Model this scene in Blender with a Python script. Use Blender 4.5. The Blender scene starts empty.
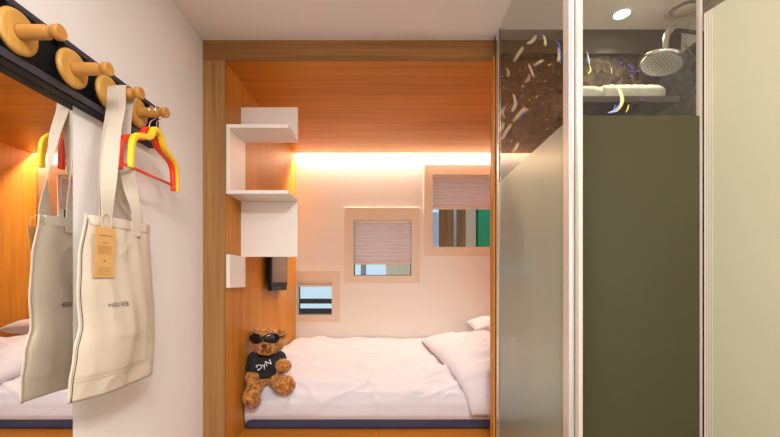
import bpy, bmesh, math, random
from mathutils import Vector, Matrix, noise
random.seed(7)
C = bpy.context.scene.collection
scene = bpy.context.scene
PI = math.pi

# ------------------------------------------------------------------ camera, world, big lights, exposure
cd = bpy.data.cameras.new('camera')
cd.sensor_width = 36.0
cd.lens = 18.0                                   # 390 px focal length on a 780 px frame
cd.shift_y = 63.5 / 780
cd.clip_start = 0.02
cam = bpy.data.objects.new('camera', cd)
cam.location = (0, 0, 1.16)
cam.rotation_euler = (PI / 2, 0, 0)
C.objects.link(cam)
scene.camera = cam

w = bpy.data.worlds.new('daylight')
scene.world = w
w.use_nodes = True
w.node_tree.nodes['Background'].inputs[0].default_value = (0.60, 0.80, 0.93, 1)
w.node_tree.nodes['Background'].inputs[1].default_value = 1.0


def area(name, loc, rot, sx, sy, power, col):
    l = bpy.data.lights.new(name, 'AREA')
    l.shape = 'RECTANGLE'
    l.size = sx
    l.size_y = sy
    l.energy = power
    l.color = col
    o = bpy.data.objects.new(name, l)
    o.location = loc
    o.rotation_euler = rot
    C.objects.link(o)
    return o


# warm strip hidden in the gap between alcove ceiling and window wall
area('strip_light', (0.2, 3.484, 2.338), (math.radians(-42), 0, 0), 2.06, 0.012, 44, (1.0, 0.85, 0.68))
# ceiling lights of the corridor and room, behind the camera
area('ceiling_panel_light', (0.15, -0.35, 2.385), (0, 0, 0), 0.9, 0.5, 80, (1.0, 0.965, 0.95))
area('ceiling_corridor_light', (0.30, 0.72, 2.392), (0, 0, 0), 0.25, 0.25, 10, (1.0, 0.95, 0.91))

scene.view_settings.view_transform = 'Standard'
scene.view_settings.look = 'None'
scene.view_settings.gamma = 1
scene.view_settings.use_curve_mapping = False
scene.view_settings.exposure = 0.0
scene.cycles.max_bounces = 14
scene.cycles.diffuse_bounces = 6
scene.cycles.glossy_bounces = 6
scene.cycles.transmission_bounces = 10
scene.cycles.transparent_max_bounces = 16
scene.cycles.caustics_reflective = True
scene.cycles.sample_clamp_indirect = 6
scene.cycles.caustics_refractive = False


# ------------------------------------------------------------------ materials
def newmat(name):
    m = bpy.data.materials.new(name)
    m.use_nodes = True
    return m, m.node_tree.nodes, m.node_tree.links, m.node_tree.nodes['Principled BSDF']


def mat(name, col, rough=0.5, metal=0.0, spec=None, bump=0, bscale=60, var=0, vscale=6, sheen=0, trans=0):
    m, N, L, b = newmat(name)
    b.inputs['Base Color'].default_value = (*col, 1)
    b.inputs['Roughness'].default_value = rough
    b.inputs['Metallic'].default_value = metal
    if spec is not None:
        b.inputs['Specular IOR Level'].default_value = spec
    if sheen:
        b.inputs['Sheen Weight'].default_value = sheen
    tc = N.new('ShaderNodeTexCoord')
    if var:
        n = N.new('ShaderNodeTexNoise')
        n.inputs['Scale'].default_value = vscale
        n.inputs['Detail'].default_value = 4
        r = N.new('ShaderNodeValToRGB')
        r.color_ramp.elements[0].position = 0.3
        r.color_ramp.elements[1].position = 0.7
        r.color_ramp.elements[0].color = (*[c * (1 - var) for c in col], 1)
        r.color_ramp.elements[1].color = (*[min(1, c * (1 + var * 0.6)) for c in col], 1)
        L.new(tc.outputs['Object'], n.inputs['Vector'])
        L.new(n.outputs['Fac'], r.inputs['Fac'])
        L.new(r.outputs['Color'], b.inputs['Base Color'])
    if bump:
        n2 = N.new('ShaderNodeTexNoise')
        n2.inputs['Scale'].default_value = bscale
        n2.inputs['Detail'].default_value = 5
        bp = N.new('ShaderNodeBump')
        bp.inputs['Strength'].default_value = bump
        bp.inputs['Distance'].default_value = 0.004
        L.new(tc.outputs['Object'], n2.inputs['Vector'])
        L.new(n2.outputs['Fac'], bp.inputs['Height'])
        L.new(bp.outputs['Normal'], b.inputs['Normal'])
    if trans:
        t = N.new('ShaderNodeBsdfTranslucent')
        t.inputs['Color'].default_value = (*col, 1)
        mx = N.new('ShaderNodeMixShader')
        mx.inputs[0].default_value = trans
        L.new(b.outputs[0], mx.inputs[1])
        L.new(t.outputs[0], mx.inputs[2])
        L.new(mx.outputs[0], N['Material Output'].inputs[0])
    return m


def wood(name, dark, light, axis, rough=0.42, fine=1.0, spec=0.35):
    m, N, L, b = newmat(name)
    tc = N.new('ShaderNodeTexCoord')
    mp = N.new('ShaderNodeMapping')
    sc = [34 * fine, 34 * fine, 34 * fine]
    sc['XYZ'.index(axis)] = 1.3
    mp.inputs['Scale'].default_value = sc
    n = N.new('ShaderNodeTexNoise')
    n.inputs['Scale'].default_value = 1.0
    n.inputs['Detail'].default_value = 6
    n.inputs['Roughness'].default_value = 0.6
    n.inputs['Distortion'].default_value = 0.5
    mp2 = N.new('ShaderNodeMapping')
    s2 = [7 * fine] * 3
    s2['XYZ'.index(axis)] = 0.5
    mp2.inputs['Scale'].default_value = s2
    n2 = N.new('ShaderNodeTexNoise')
    n2.inputs['Scale'].default_value = 1.0
    n2.inputs['Detail'].default_value = 3
    n2.inputs['Distortion'].default_value = 1.0
    ad = N.new('ShaderNodeMath')
    ad.operation = 'ADD'
    ml = N.new('ShaderNodeMath')
    ml.operation = 'MULTIPLY'
    ml.inputs[1].default_value = 0.5
    r = N.new('ShaderNodeValToRGB')
    r.color_ramp.elements[0].position = 0.36
    r.color_ramp.elements[1].position = 0.64
    r.color_ramp.elements[0].color = (*dark, 1)
    r.color_ramp.elements[1].color = (*light, 1)
    L.new(tc.outputs['Object'], mp.inputs[0])
    L.new(tc.outputs['Object'], mp2.inputs[0])
    L.new(mp.outputs[0], n.inputs[0])
    L.new(mp2.outputs[0], n2.inputs[0])
    L.new(n.outputs[0], ad.inputs[0])
    L.new(n2.outputs[0], ad.inputs[1])
    L.new(ad.outputs[0], ml.inputs[0])
    L.new(ml.outputs[0], r.inputs[0])
    L.new(r.outputs[0], b.inputs['Base Color'])
    b.inputs['Roughness'].default_value = rough
    b.inputs['Specular IOR Level'].default_value = spec
    return m


def marble(name):
    m, N, L, b = newmat(name)
    tc = N.new('ShaderNodeTexCoord')
    n = N.new('ShaderNodeTexNoise')
    n.inputs['Scale'].default_value = 20
    n.inputs['Detail'].default_value = 9
    n.inputs['Roughness'].default_value = 0.68
    n.inputs['Distortion'].default_value = 1.6
    r = N.new('ShaderNodeValToRGB')
    e = r.color_ramp.elements
    e[0].position = 0.36
    e[0].color = (0.016, 0.012, 0.008, 1)
    e[1].position = 0.75
    e[1].color = (0.17, 0.13, 0.075, 1)
    k = e.new(0.52)
    k.color = (0.05, 0.038, 0.024, 1)
    L.new(tc.outputs['Object'], n.inputs['Vector'])
    L.new(n.outputs[0], r.inputs[0])
    L.new(r.outputs[0], b.inputs['Base Color'])
    b.inputs['Roughness'].default_value = 0.2
    return m


def glass(name, ior=1.5, tint=(0.96, 0.98, 0.96)):
    m = bpy.data.materials.new(name)
    m.use_nodes = True
    N, L = m.node_tree.nodes, m.node_tree.links
    N.remove(N['Principled BSDF'])
    f = N.new('ShaderNodeFresnel')
    f.inputs['IOR'].default_value = ior
    t = N.new('ShaderNodeBsdfTransparent')
    t.inputs['Color'].default_value = (*tint, 1)
    g = N.new('ShaderNodeBsdfGlossy')
    g.inputs['Roughness'].default_value = 0.0
    mx = N.new('ShaderNodeMixShader')
    ge = N.new('ShaderNodeNewGeometry')
    fr_ = N.new('ShaderNodeMath')
    fr_.operation = 'SUBTRACT'
    fr_.inputs[0].default_value = 1
    ml = N.new('ShaderNodeMath')
    ml.operation = 'MULTIPLY'
    L.new(ge.outputs['Backfacing'], fr_.inputs[1])
    L.new(f.outputs[0], ml.inputs[0])
    L.new(fr_.outputs[0], ml.inputs[1])
    L.new(ml.outputs[0], mx.inputs[0])
    L.new(t.outputs[0], mx.inputs[1])
    L.new(g.outputs[0], mx.inputs[2])
    L.new(mx.outputs[0], N['Material Output'].inputs[0])
    return m


def frosted(name, col, diff, rough, gl, ior=1.5, body=(0.80, 0.80, 0.70)):
    """satin film: rough reflection, a little diffuse body, the rest blurred transmission"""
    m = bpy.data.materials.new(name)
    m.use_nodes = True
    N, L = m.node_tree.nodes, m.node_tree.links
    N.remove(N['Principled BSDF'])
    rf = N.new('ShaderNodeBsdfTranslucent')
    rf.inputs['Color'].default_value = (*body, 1)
    d = N.new('ShaderNodeBsdfDiffuse')
    d.inputs['Color'].default_value = (*col, 1)
    m1 = N.new('ShaderNodeMixShader')
    m1.inputs[0].default_value = diff
    L.new(rf.outputs[0], m1.inputs[1])
    L.new(d.outputs[0], m1.inputs[2])
    f = N.new('ShaderNodeFresnel')
    f.inputs['IOR'].default_value = ior
    g = N.new('ShaderNodeBsdfGlossy')
    g.inputs['Roughness'].default_value = rough
    g.inputs['Color'].default_value = (gl * 0.95, gl, gl * 0.92, 1)
    m2 = N.new('ShaderNodeMixShader')
    L.new(f.outputs[0], m2.inputs[0])
    L.new(m1.outputs[0], m2.inputs[1])
    L.new(g.outputs[0], m2.inputs[2])
    ge = N.new('ShaderNodeNewGeometry')
    tr = N.new('ShaderNodeBsdfTransparent')
    m3 = N.new('ShaderNodeMixShader')
    L.new(ge.outputs['Backfacing'], m3.inputs[0])
    L.new(m2.outputs[0], m3.inputs[1])
    L.new(tr.outputs[0], m3.inputs[2])
    L.new(m3.outputs[0], N['Material Output'].inputs[0])
    return m


def emit(name, col, s):
    m, N, L, b = newmat(name)
    b.inputs['Base Color'].default_value = (*col, 1)
    b.inputs['Emission Color'].default_value = (*col, 1)
    b.inputs['Emission Strength'].default_value = s
    return m


M = {}
M['plaster'] = mat('warm_white_plaster', (0.80, 0.775, 0.745), 0.75, bump=0.05, bscale=180)
M['plaster_back'] = mat('warm_white_window_wall', (0.86, 0.83, 0.76), 0.7, bump=0.04, bscale=200)
M['casing'] = mat('cream_window_casing', (0.80, 0.68, 0.52), 0.55)
M['ceiling'] = mat('ceiling_paint', (0.78, 0.72, 0.69), 0.8)
M['floor'] = wood('grey_oak_floor', (0.20, 0.15, 0.11), (0.32, 0.25, 0.19), 'Y', 0.5)
M['woodX'] = wood('honey_wood_across', (0.42, 0.140, 0.013), (0.60, 0.225, 0.024), 'X', spec=0.18)
M['woodZ'] = wood('honey_wood_upright', (0.43, 0.155, 0.015), (0.60, 0.245, 0.032), 'Z', spec=0.18)
M['oakX'] = wood('oak_trim_across', (0.18, 0.074, 0.018), (0.34, 0.16, 0.045), 'X', 0.5, 2.2)  # lining wood again, the front's weaker light darkened into its colour
M['oakZ'] = wood('oak_trim_upright', (0.24, 0.11, 0.03), (0.43, 0.225, 0.075), 'Z', 0.5, 2.2)  # same wood upright, lower light on the front put into the tone
M['peg'] = wood('pale_beech', (0.38, 0.16, 0.03), (0.58, 0.28, 0.06), 'X', 0.38, 1.4)
M['disc'] = wood('pale_beech_disc', (0.46, 0.225, 0.04), (0.66, 0.37, 0.09), 'Z', 0.36, 1.2)
M['black'] = mat('black_metal', (0.008, 0.008, 0.010), 0.55, spec=0.25)
M['graphite'] = mat('graphite_edge', (0.055, 0.055, 0.068), 0.4, 0.3)
M['mirror'] = mat('silvered_glass', (0.93, 0.93, 0.92), 0.0, 1.0)
M['alu'] = mat('champagne_aluminium', (0.60, 0.53, 0.44), 0.38, 0.35)
M['alu_blue'] = mat('satin_aluminium', (0.72, 0.74, 0.76), 0.22, 0.8)
M['chrome'] = mat('chrome', (0.92, 0.87, 0.83), 0.2, 1.0)
M['nozzle'] = mat('grey_rubber', (0.42, 0.41, 0.38), 0.5, bump=0.6, bscale=160)
M['white'] = mat('white_lacquer', (0.82, 0.76, 0.70), 0.38)
M['linen'] = mat('white_bed_linen', (0.63, 0.60, 0.645), 0.85, bump=0.25, bscale=26, sheen=0.2)
M['navy'] = mat('navy_mattress_fabric', (0.035, 0.035, 0.075), 0.8, bump=0.2, bscale=300)
M['canvas'] = mat('natural_cotton_canvas', (0.70, 0.60, 0.47), 0.9, bump=0.16, bscale=420, var=0.07, vscale=9, trans=0.18)
M['strap'] = mat('cotton_strap', (0.66, 0.58, 0.47), 0.9, bump=0.16, bscale=420, trans=0.12)
M['kraft'] = mat('kraft_card', (0.60, 0.34, 0.11), 0.8, var=0.06, vscale=40)
M['ink'] = mat('dark_ink', (0.05, 0.045, 0.04), 0.8)
M['ink_brown'] = mat('brown_ink', (0.26, 0.13, 0.04), 0.8)
M['string'] = mat('twine', (0.62, 0.45, 0.22), 0.9)
M['yellow'] = mat('yellow_velvet', (0.90, 0.60, 0.012), 0.5)
M['red'] = mat('red_plastic', (0.80, 0.045, 0.012), 0.42)
M['blind'] = mat('pink_pleated_fabric', (0.90, 0.72, 0.67), 0.85, trans=0.45)
M['glass'] = glass('shower_glass', 1.75)
M['pane'] = glass('window_glass', 1.35, (0.97, 0.98, 0.98))
M['frost_side'] = frosted('satin_film_side', (0.36, 0.38, 0.29), 0.30, 0.26, 0.92, 1.75)
M['frost_front'] = frosted('satin_film_front', (0.20, 0.19, 0.11), 0.05, 0.35, 0.5, 1.40, (0.33, 0.31, 0.20))
M['door'] = mat('pale_green_satin_glass', (0.34, 0.325, 0.22), 0.32, var=0.03, vscale=2)
M['marble'] = marble('dark_emperador_marble')
M['bulkhead'] = mat('taupe_board', (0.085, 0.062, 0.038), 0.6)
M['gold'] = mat('brass_inlay', (0.60, 0.40, 0.14), 0.3, 0.8)
M['towel'] = mat('white_terry', (0.68, 0.63, 0.50), 0.95, bump=0.8, bscale=260)
M['lamp'] = emit('lamp_lens', (1.0, 0.93, 0.82), 9)
M['led'] = emit('led_tape', (1.0, 0.84, 0.68), 8)
M['vent'] = mat('vent_plastic', (0.62, 0.55, 0.46), 0.5)
M['plush'] = mat('brown_plush', (0.50, 0.20, 0.036), 0.95, bump=1.0, bscale=120, var=0.78, vscale=48, sheen=0.3)
M['plush_dark'] = mat('dark_brown_plush', (0.13, 0.045, 0.014), 0.95, bump=0.9, bscale=140, var=0.5, vscale=60)
M['shirt'] = mat('black_jersey', (0.010, 0.010, 0.013), 0.85, bump=0.2, bscale=300)
M['lens'] = mat('black_lens', (0.006, 0.006, 0.007), 0.08)
M['thread'] = mat('white_print', (0.75, 0.75, 0.78), 0.7)
M['screen'] = mat('dark_screen_glass', (0.10, 0.07, 0.055), 0.12, spec=0.9)
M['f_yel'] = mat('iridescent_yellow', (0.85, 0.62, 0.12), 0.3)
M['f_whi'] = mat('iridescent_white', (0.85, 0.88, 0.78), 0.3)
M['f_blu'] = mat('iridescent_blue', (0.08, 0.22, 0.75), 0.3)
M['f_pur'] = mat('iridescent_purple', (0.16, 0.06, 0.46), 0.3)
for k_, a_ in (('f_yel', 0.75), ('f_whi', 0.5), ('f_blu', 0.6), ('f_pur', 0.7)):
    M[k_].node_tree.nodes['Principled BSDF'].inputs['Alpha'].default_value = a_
M['brownboard'] = wood('brown_panelling', (0.24, 0.09, 0.025), (0.45, 0.19, 0.065), 'Z')
M['tan'] = mat('tan_curtain_fabric', (0.75, 0.48, 0.32), 0.8)
M['beige'] = mat('beige_render', (0.95, 0.70, 0.50), 0.8)
M['mauve'] = mat('mauve_paint', (0.40, 0.30, 0.36), 0.7)
M['green'] = mat('green_gloss_paint', (0.015, 0.30, 0.13), 0.25)
M['greylav'] = mat('lavender_grey_metal', (0.62, 0.60, 0.70), 0.4)
M['darkbar'] = mat('dark_brown_metal', (0.035, 0.018, 0.014), 0.5)


# ------------------------------------------------------------------ mesh helpers (all in world coordinates)
def add_box(bm, x0, x1, y0, y1, z0, z1, mi=0):
    vs = [bm.verts.new(p) for p in ((x0, y0, z0), (x1, y0, z0), (x1, y1, z0), (x0, y1, z0),
                                    (x0, y0, z1), (x1, y0, z1), (x1, y1, z1), (x0, y1, z1))]
    for f in ((0, 3, 2, 1), (4, 5, 6, 7), (0, 1, 5, 4), (1, 2, 6, 5), (2, 3, 7, 6), (3, 0, 4, 7)):
        bm.faces.new([vs[i] for i in f]).material_index = mi
    return bm


def box(*a):
    return add_box(bmesh.new(), *a)


def frame_of(d):
    d = d.normalized()
    up = Vector((0, 0, 1)) if abs(d.z) < 0.9 else Vector((1, 0, 0))
    a = d.cross(up).normalized()
    return a, d.cross(a).normalized()


def add_tube(bm, pts, r, seg=10, cap=True, closed=False):
    pts = [Vector(p) for p in pts]
    n = len(pts)
    rs = r if isinstance(r, (list, tuple)) else [r] * n
    rings = []
    a = None
    for i, p in enumerate(pts):
        if closed:
            d = pts[(i + 1) % n] - pts[i - 1]
        else:
            d = pts[min(i + 1, n - 1)] - pts[max(i - 1, 0)]
        d.normalize()
        if a is None:
            a, b = frame_of(d)
        else:
            a = (a - d * a.dot(d)).normalized()
            b = d.cross(a)
        rings.append([bm.verts.new(p + (a * math.cos(t) + b * math.sin(t)) * rs[i])
                      for t in [2 * PI * k / seg for k in range(seg)]])
    for i in range(n if closed else n - 1):
        A, B = rings[i], rings[(i + 1) % n]
        for k in range(seg):
            bm.faces.new((A[k], A[(k + 1) % seg], B[(k + 1) % seg], B[k]))
    if cap and not closed:
        bm.faces.new(rings[0][::-1])
        bm.faces.new(rings[-1])
    return bm


def add_lathe(bm, c, axis, prof, seg=28):
    """prof: list of (distance along axis, radius)"""
    axis = Vector(axis).normalized()
    a, b = frame_of(axis)
    c = Vector(c)
    rings = []
    for d, r in prof:
        if r < 1e-6:
            rings.append([bm.verts.new(c + axis * d)])
        else:
            rings.append([bm.verts.new(c + axis * d + (a * math.cos(t) + b * math.sin(t)) * r)
                          for t in [2 * PI * k / seg for k in range(seg)]])
    for A, B in zip(rings, rings[1:]):
        for k in range(seg):
            k2 = (k + 1) % seg
            if len(A) == 1 and len(B) == 1:
                continue
            if len(A) == 1:
                bm.faces.new((A[0], B[k2], B[k]))
            elif len(B) == 1:
                bm.faces.new((A[k], A[k2], B[0]))
            else:
                bm.faces.new((A[k], A[k2], B[k2], B[k]))
    return bm


def add_ribbon(bm, pts, wdirs, width, thick):
    """flat strap: pts centre line, wdirs width direction at each point"""
    pts = [Vector(p) for p in pts]
    n = len(pts)
    ws = width if isinstance(width, (list, tuple)) else [width] * n
    rings = []
    for i, p in enumerate(pts):
        d = (pts[min(i + 1, n - 1)] - pts[max(i - 1, 0)]).normalized()
        wv = Vector(wdirs[i])
        wv = (wv - d * wv.dot(d)).normalized()
        nn = d.cross(wv).normalized()
        h, t = ws[i] / 2, thick / 2
        rings.append([bm.verts.new(p + wv * sx * h + nn * sn * t) for sx, sn in ((-1, -1), (1, -1), (1, 1), (-1, 1))])
    for A, B in zip(rings, rings[1:]):
        for k in range(4):
            bm.faces.new((A[k], A[(k + 1) % 4], B[(k + 1) % 4], B[k]))
    bm.faces.new(rings[0][::-1])
    bm.faces.new(rings[-1])
    for A, B in zip(rings, rings[1:]):
        for k in range(4):
            bm.edges.get((A[k], B[k])).smooth = False
    for f in bm.faces:
        f.smooth = True
    return bm


def smooth_path(pts, n=8):
    """Catmull-Rom through points (any dimension of Vector 3)"""
    P = [Vector(p) for p in pts]
    P = [2 * P[0] - P[1]] + P + [2 * P[-1] - P[-2]]
    out = []
    for i in range(1, len(P) - 2):
        for k in range(n):
            t = k / n
            a, b, c, d = P[i - 1], P[i], P[i + 1], P[i + 2]
            out.append(0.5 * ((2 * b) + (c - a) * t + (2 * a - 5 * b + 4 * c - d) * t * t + (3 * b - a - 3 * c + d) * t ** 3))
    out.append(P[-2])
    return out


def wloc(o):
    v = Vector((0, 0, 0))
    while o is not None:
        v += o.location
        o = o.parent
    return v


def obj(name, bm, m, parent=None, smooth=False, bevel=0, seg=2, origin=None, sub=0):
    me = bpy.data.meshes.new(name)
    bmesh.ops.recalc_face_normals(bm, faces=bm.faces[:])
    off = wloc(parent) if parent else Vector((0, 0, 0))
    loc = Vector((0, 0, 0))
    if origin is not None:
        loc = Vector(origin) - off
    bmesh.ops.translate(bm, verts=bm.verts[:], vec=-(off + loc))
    bm.to_mesh(me)
    bm.free()
    for mm in (m if isinstance(m, (list, tuple)) else [m]):
        me.materials.append(mm)
    if smooth:
        me.polygons.foreach_set('use_smooth', [True] * len(me.polygons))
    o = bpy.data.objects.new(name, me)
    C.objects.link(o)
    o.location = loc
    if parent:
        o.parent = parent
    if bevel:
        b = o.modifiers.new('bevel', 'BEVEL')
        b.width = bevel
        b.segments = seg
        b.limit_method = 'ANGLE'
        b.angle_limit = math.radians(40)
    if sub:
        s = o.modifiers.new('sub', 'SUBSURF')
        s.levels = s.render_levels = sub
    return o


def tag(o, label, cat, group=None):
    o['label'] = label
    o['category'] = cat
    if group:
        o['group'] = group
    return o


def thing(name, label, cat, loc, group=None):
    o = bpy.data.objects.new(name, None)
    o.empty_display_size = 0.05
    o.location = loc
    C.objects.link(o)
    return tag(o, label, cat, group)


def struct(name, bm, m, parent=None, **k):
    o = obj(name, bm, m, parent, **k)
    if not parent:
        o['kind'] = 'structure'
    return o


def text_bm(s, size, fn, thick=0.0):
    """flat lettering; fn maps (x, y) of the centred text to a point"""
    cu = bpy.data.curves.new('txt', 'FONT')
    cu.body = s
    cu.size = size
    cu.align_x = 'CENTER'
    cu.align_y = 'CENTER'
    cu.resolution_u = 2
    to = bpy.data.objects.new('txt', cu)
    C.objects.link(to)
    bpy.context.view_layer.update()
    me = bpy.data.meshes.new_from_object(to.evaluated_get(bpy.context.evaluated_depsgraph_get()))
    bm = bmesh.new()
    bm.from_mesh(me)
    for v in bm.verts:
        v.co = fn(v.co.x, v.co.y)
    bpy.data.objects.remove(to)
    bpy.data.curves.remove(cu)
    bpy.data.meshes.remove(me)
    return bm


# ------------------------------------------------------------------ room shell
XL = -0.96            # left wall
CEIL = 2.40
YF = 2.00             # wooden front of the bed alcove
AX0, AX1 = -0.846, 1.25   # inside of the alcove
YB = 3.50             # window wall
struct('floor', box(-1.1, 2.0, -1.8, 3.62, -0.08, 0), M['floor'])
struct('ceiling', box(-1.1, 2.0, -1.8, 3.62, CEIL, CEIL + 0.08), M['ceiling'])
struct('wall_left', box(XL - 0.1, XL, -1.8, 3.62, 0, CEIL), M['plaster'])
struct('wall_front', box(XL, 1.9, -1.8, -1.7, 0, CEIL), M['plaster'])
struct('wall_right', box(1.62, 1.72, -1.7, 1.13, 0, CEIL), M['plaster'])

# window wall with three square openings (x0, x1, z0, z1)
OPEN = [(-0.832, -0.521, 0.864, 1.168), (-0.328, 0.193, 1.218, 1.716), (0.381, 1.06, 1.474, 2.12)]
xs = sorted({XL, 1.72} | {v for o in OPEN for v in o[:2]})
zs = sorted({0.0, CEIL} | {v for o in OPEN for v in o[2:]})
bm = bmesh.new()
for a, b in zip(xs, xs[1:]):
    for c, d in zip(zs, zs[1:]):
        if any(o[0] <= a and b <= o[1] and o[2] <= c and d <= o[3] for o in OPEN):
            continue
        add_box(bm, a, b, YB, YB + 0.10, c, d)
bmesh.ops.remove_doubles(bm, verts=bm.verts[:], dist=1e-5)
struct('wall_back', bm, M['plaster_back'])

# wooden lining of the alcove
struct('wall_alcove_left', box(XL, AX0, 2.231, YB, 0, 2.2975), M['woodZ'])
struct('wall_alcove_right', box(AX1, AX1 + 0.1, 2.0, YB, 0, 2.2975), M['woodZ'])
struct('ceiling_alcove', box(XL, AX1 + 0.1, 2.0125, 3.452, 2.298, 2.322), M['woodX'])
fr = struct('trim_1', box(XL, 0.548, YF, 2.012, 2.298, CEIL), M['oakX'])
struct('trim_2', box(XL, AX0, YF, 2.012, 0, 2.2975), M['oakZ'])
struct('trim_6', box(XL, AX0 - 0.0003, 2.0125, 2.2295, 0, 2.2975), M['woodZ'])
struct('trim_3', box(0.519, 0.5275, YF - 0.045, 2.022, 0, 2.2975), M['woodZ'])
struct('wall_partition', box(0.5300, AX1, 2.0, 2.03, 0.307, 2.2975), M['woodZ'])

# shower walls
struct('wall_shower_back', box(0.532, 1.53, 1.93, 1.986, 0, 2.283), M['marble'])
struct('trim_4', box(0.532, 1.43, 1.915, 1.986, 2.283, CEIL), M['bulkhead'])
struct('trim_5', box(1.43, 1.53, 1.13, 1.93, 2.2835, CEIL), M['vent'])
bm = box(1.43, 1.53, 1.13, 1.93, 0, 2.283)
# brass inlay strip set in the marble
def rpt(px, py):
    Y = 1.428 * 390 / (px - 390)
    return Vector((1.4285, Y, 1.16 + (282 - py) / 390 * Y))
q = [rpt(683, 45), rpt(685.5, 44.2), rpt(699.6, 62.5), rpt(697.5, 64.5)]
f = bm.faces.new([bm.verts.new(p) for p in q])
f.material_index = 1
struct('wall_shower_right', bm, [M['marble'], M['gold']])
struct('wall_shower_return', box(1.53, 1.72, 1.13, 1.23, 0, CEIL), M['plaster'])
struct('floor_shower', box(0.545, 1.43, 1.13, 1.93, 0.0, 0.02), M['marble'])

# ------------------------------------------------------------------ windows
def casing(name, o, outer):
    x0, x1, z0, z1 = o
    X0, X1, Z0, Z1 = outer
    bm = bmesh.new()
    y0, y1 = YB - 0.012, YB - 0.0005
    add_box(bm, X0, X1, y0, y1, z1, Z1)
    add_box(bm, X0, X1, y0, y1, Z0, z0)
    if x0 - X0 > 0.004:
        add_box(bm, X0, x0, y0, y1, z0, z1)
    add_box(bm, x1, X1, y0, y1, z0, z1)
    return struct(name, bm, M['casing'])

W1 = casing('window_1', OPEN[0], (-0.845, -0.449, 0.801, 1.26))
W2 = casing('window_2', OPEN[1], (-0.408, 0.265, 1.151, 1.824))
W3 = casing('window_3', OPEN[2], (0.305, 1.135, 1.393, 2.21))
for Wn, (x0, x1, z0, z1) in zip((W1, W2, W3), OPEN):
    bm = bmesh.new()
    t = 0.007
    ya, yb = YB + 0.058, YB + 0.088
    add_box(bm, x0 + .0005, x0 + t, ya, yb, z0 + .0005, z1 - .0005)
    add_box(bm, x1 - t, x1 - .0005, ya, yb, z0 + .0005, z1 - .0005)
    add_box(bm, x0 + t, x1 - t, ya, yb, z1 - t, z1 - .0005)
    add_box(bm, x0 + t, x1 - t, ya, yb, z0 + .0005, z0 + t)
    obj('sash', bm, M['graphite'], Wn)
    obj('pane', box(x0 + t, x1 - t, YB + 0.07, YB + 0.075, z0 + t, z1 - t), M['pane'], Wn)


def blind(label, o, zb, pleats):
    x0, x1, z0, z1 = o
    x0 += 0.006
    x1 -= 0.006
    r = thing('pleated_blind', label, 'blind', ((x0 + x1) / 2, YB + 0.03, zb))
    obj('head_rail', box(x0, x1, YB + 0.012, YB + 0.042, z1 - 0.022, z1 - 0.001), M['casing'], r, bevel=0.002)
    obj('bottom_rail', box(x0, x1, YB + 0.014, YB + 0.040, zb, zb + 0.02), M['casing'], r, bevel=0.003)
    bm = bmesh.new()
    top, bot = z1 - 0.022, zb + 0.02
    n = pleats * 2
    row = []
    for i in range(n + 1):
        z = top + (bot - top) * i / n
        y = YB + (0.024 if i % 2 else 0.031)
        row.append((bm.verts.new((x0, y, z)), bm.verts.new((x1, y, z))))
    for A, B in zip(row, row[1:]):
        bm.faces.new((A[0], A[1], B[1], B[0]))
    obj('pleated_fabric', bm, M['blind'], r)
    add = bmesh.new()
    add_lathe(add, ((x0 + x1) / 2 , YB + 0.014, zb + 0.011), (0, -1, 0), [(0, 0.014), (0.003, 0.014), (0.005, 0.011), (0.005, 0)], 14)
    obj('pull_tab', add, M['casing'], r)
    return r

blind('short raised blind at the top of the smallest low window beside the bed', OPEN[0], 1.118, 1)
blind('pink pleated blind drawn almost to the sill of the middle window', OPEN[1], 1.318, 11)
blind('pink pleated blind half drawn in the big upper right window', OPEN[2], 1.818, 9)

# what stands outside the windows
bmx = bmesh.new()
rl = thing('railing', 'two dark horizontal rails seen outside the smallest window', 'railing', (-0.7, 3.80, 0.0))
for za, zb_ in ((0.950, 0.998), (0.855, 0.903)):
    obj('rail', box(-1.25, -0.2, 3.785, 3.815, za, zb_), M['darkbar'], rl, bevel=0.003)
for xp in (-1.25, -0.23):
    obj('post', box(xp, xp + 0.03, 3.785, 3.815, 0, 0.95), M['darkbar'], rl)
KO = 4.7 / 3.8
def slab(name, label, cat, x0, x1, m, y0=4.70, y1=4.78, z0=0.0, z1=3.2):
    x0, x1 = x0 * KO, x1 * KO
    return tag(obj(name, box(x0, x1, y0, y1, z0, z1), m, origin=((x0 + x1) / 2, (y0 + y1) / 2, z0), bevel=0.004), label, cat)
slab('mauve_post', 'slim mauve post seen under the blind of the middle window', 'post', -0.285, -0.235, M['mauve'])
slab('beige_pillar', 'broad beige pillar outside the right half of the middle window', 'pillar', -0.04, 0.33, M['beige'])
slab('lavender_post', 'lavender grey post outside the left edge of the upper right window', 'post', 0.36, 0.478, M['greylav'], z1=2.00)
slab('brown_panel', 'brown wooden panel outside the upper right window next to the lavender grey post', 'panel', 0.481, 0.618, M['brownboard'])
slab('steel_post', 'thin pale steel post between two brown panels outside the window', 'post', 0.620, 0.646, M['alu_blue'])
slab('brown_panel', 'narrower brown wooden panel outside the window, right of the thin steel post', 'panel', 0.648, 0.735, M['brownboard'])
slab('tan_curtain', 'tan upright panel beside the green column outside the window', 'panel', 0.737, 0.838, M['tan'])
bm = bmesh.new()
add_lathe(bm, (0.945 * KO, 4.76, 0.0), (0, 0, 1), [(0, 0), (0, 0.125), (3.2, 0.125), (3.2, 0)], 32)
tag(obj('green_column', bm, M['green'], origin=(0.945 * KO, 4.76, 0), smooth=False), 'glossy green round column outside the upper right window', 'column')
for p in bpy.data.objects['green_column'].data.polygons:
    p.use_smooth = len(p.vertices) == 4
slab('brown_panel', 'brown wooden panel outside the window beyond the green column', 'panel', 1.06, 1.5, M['brownboard'])

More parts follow.
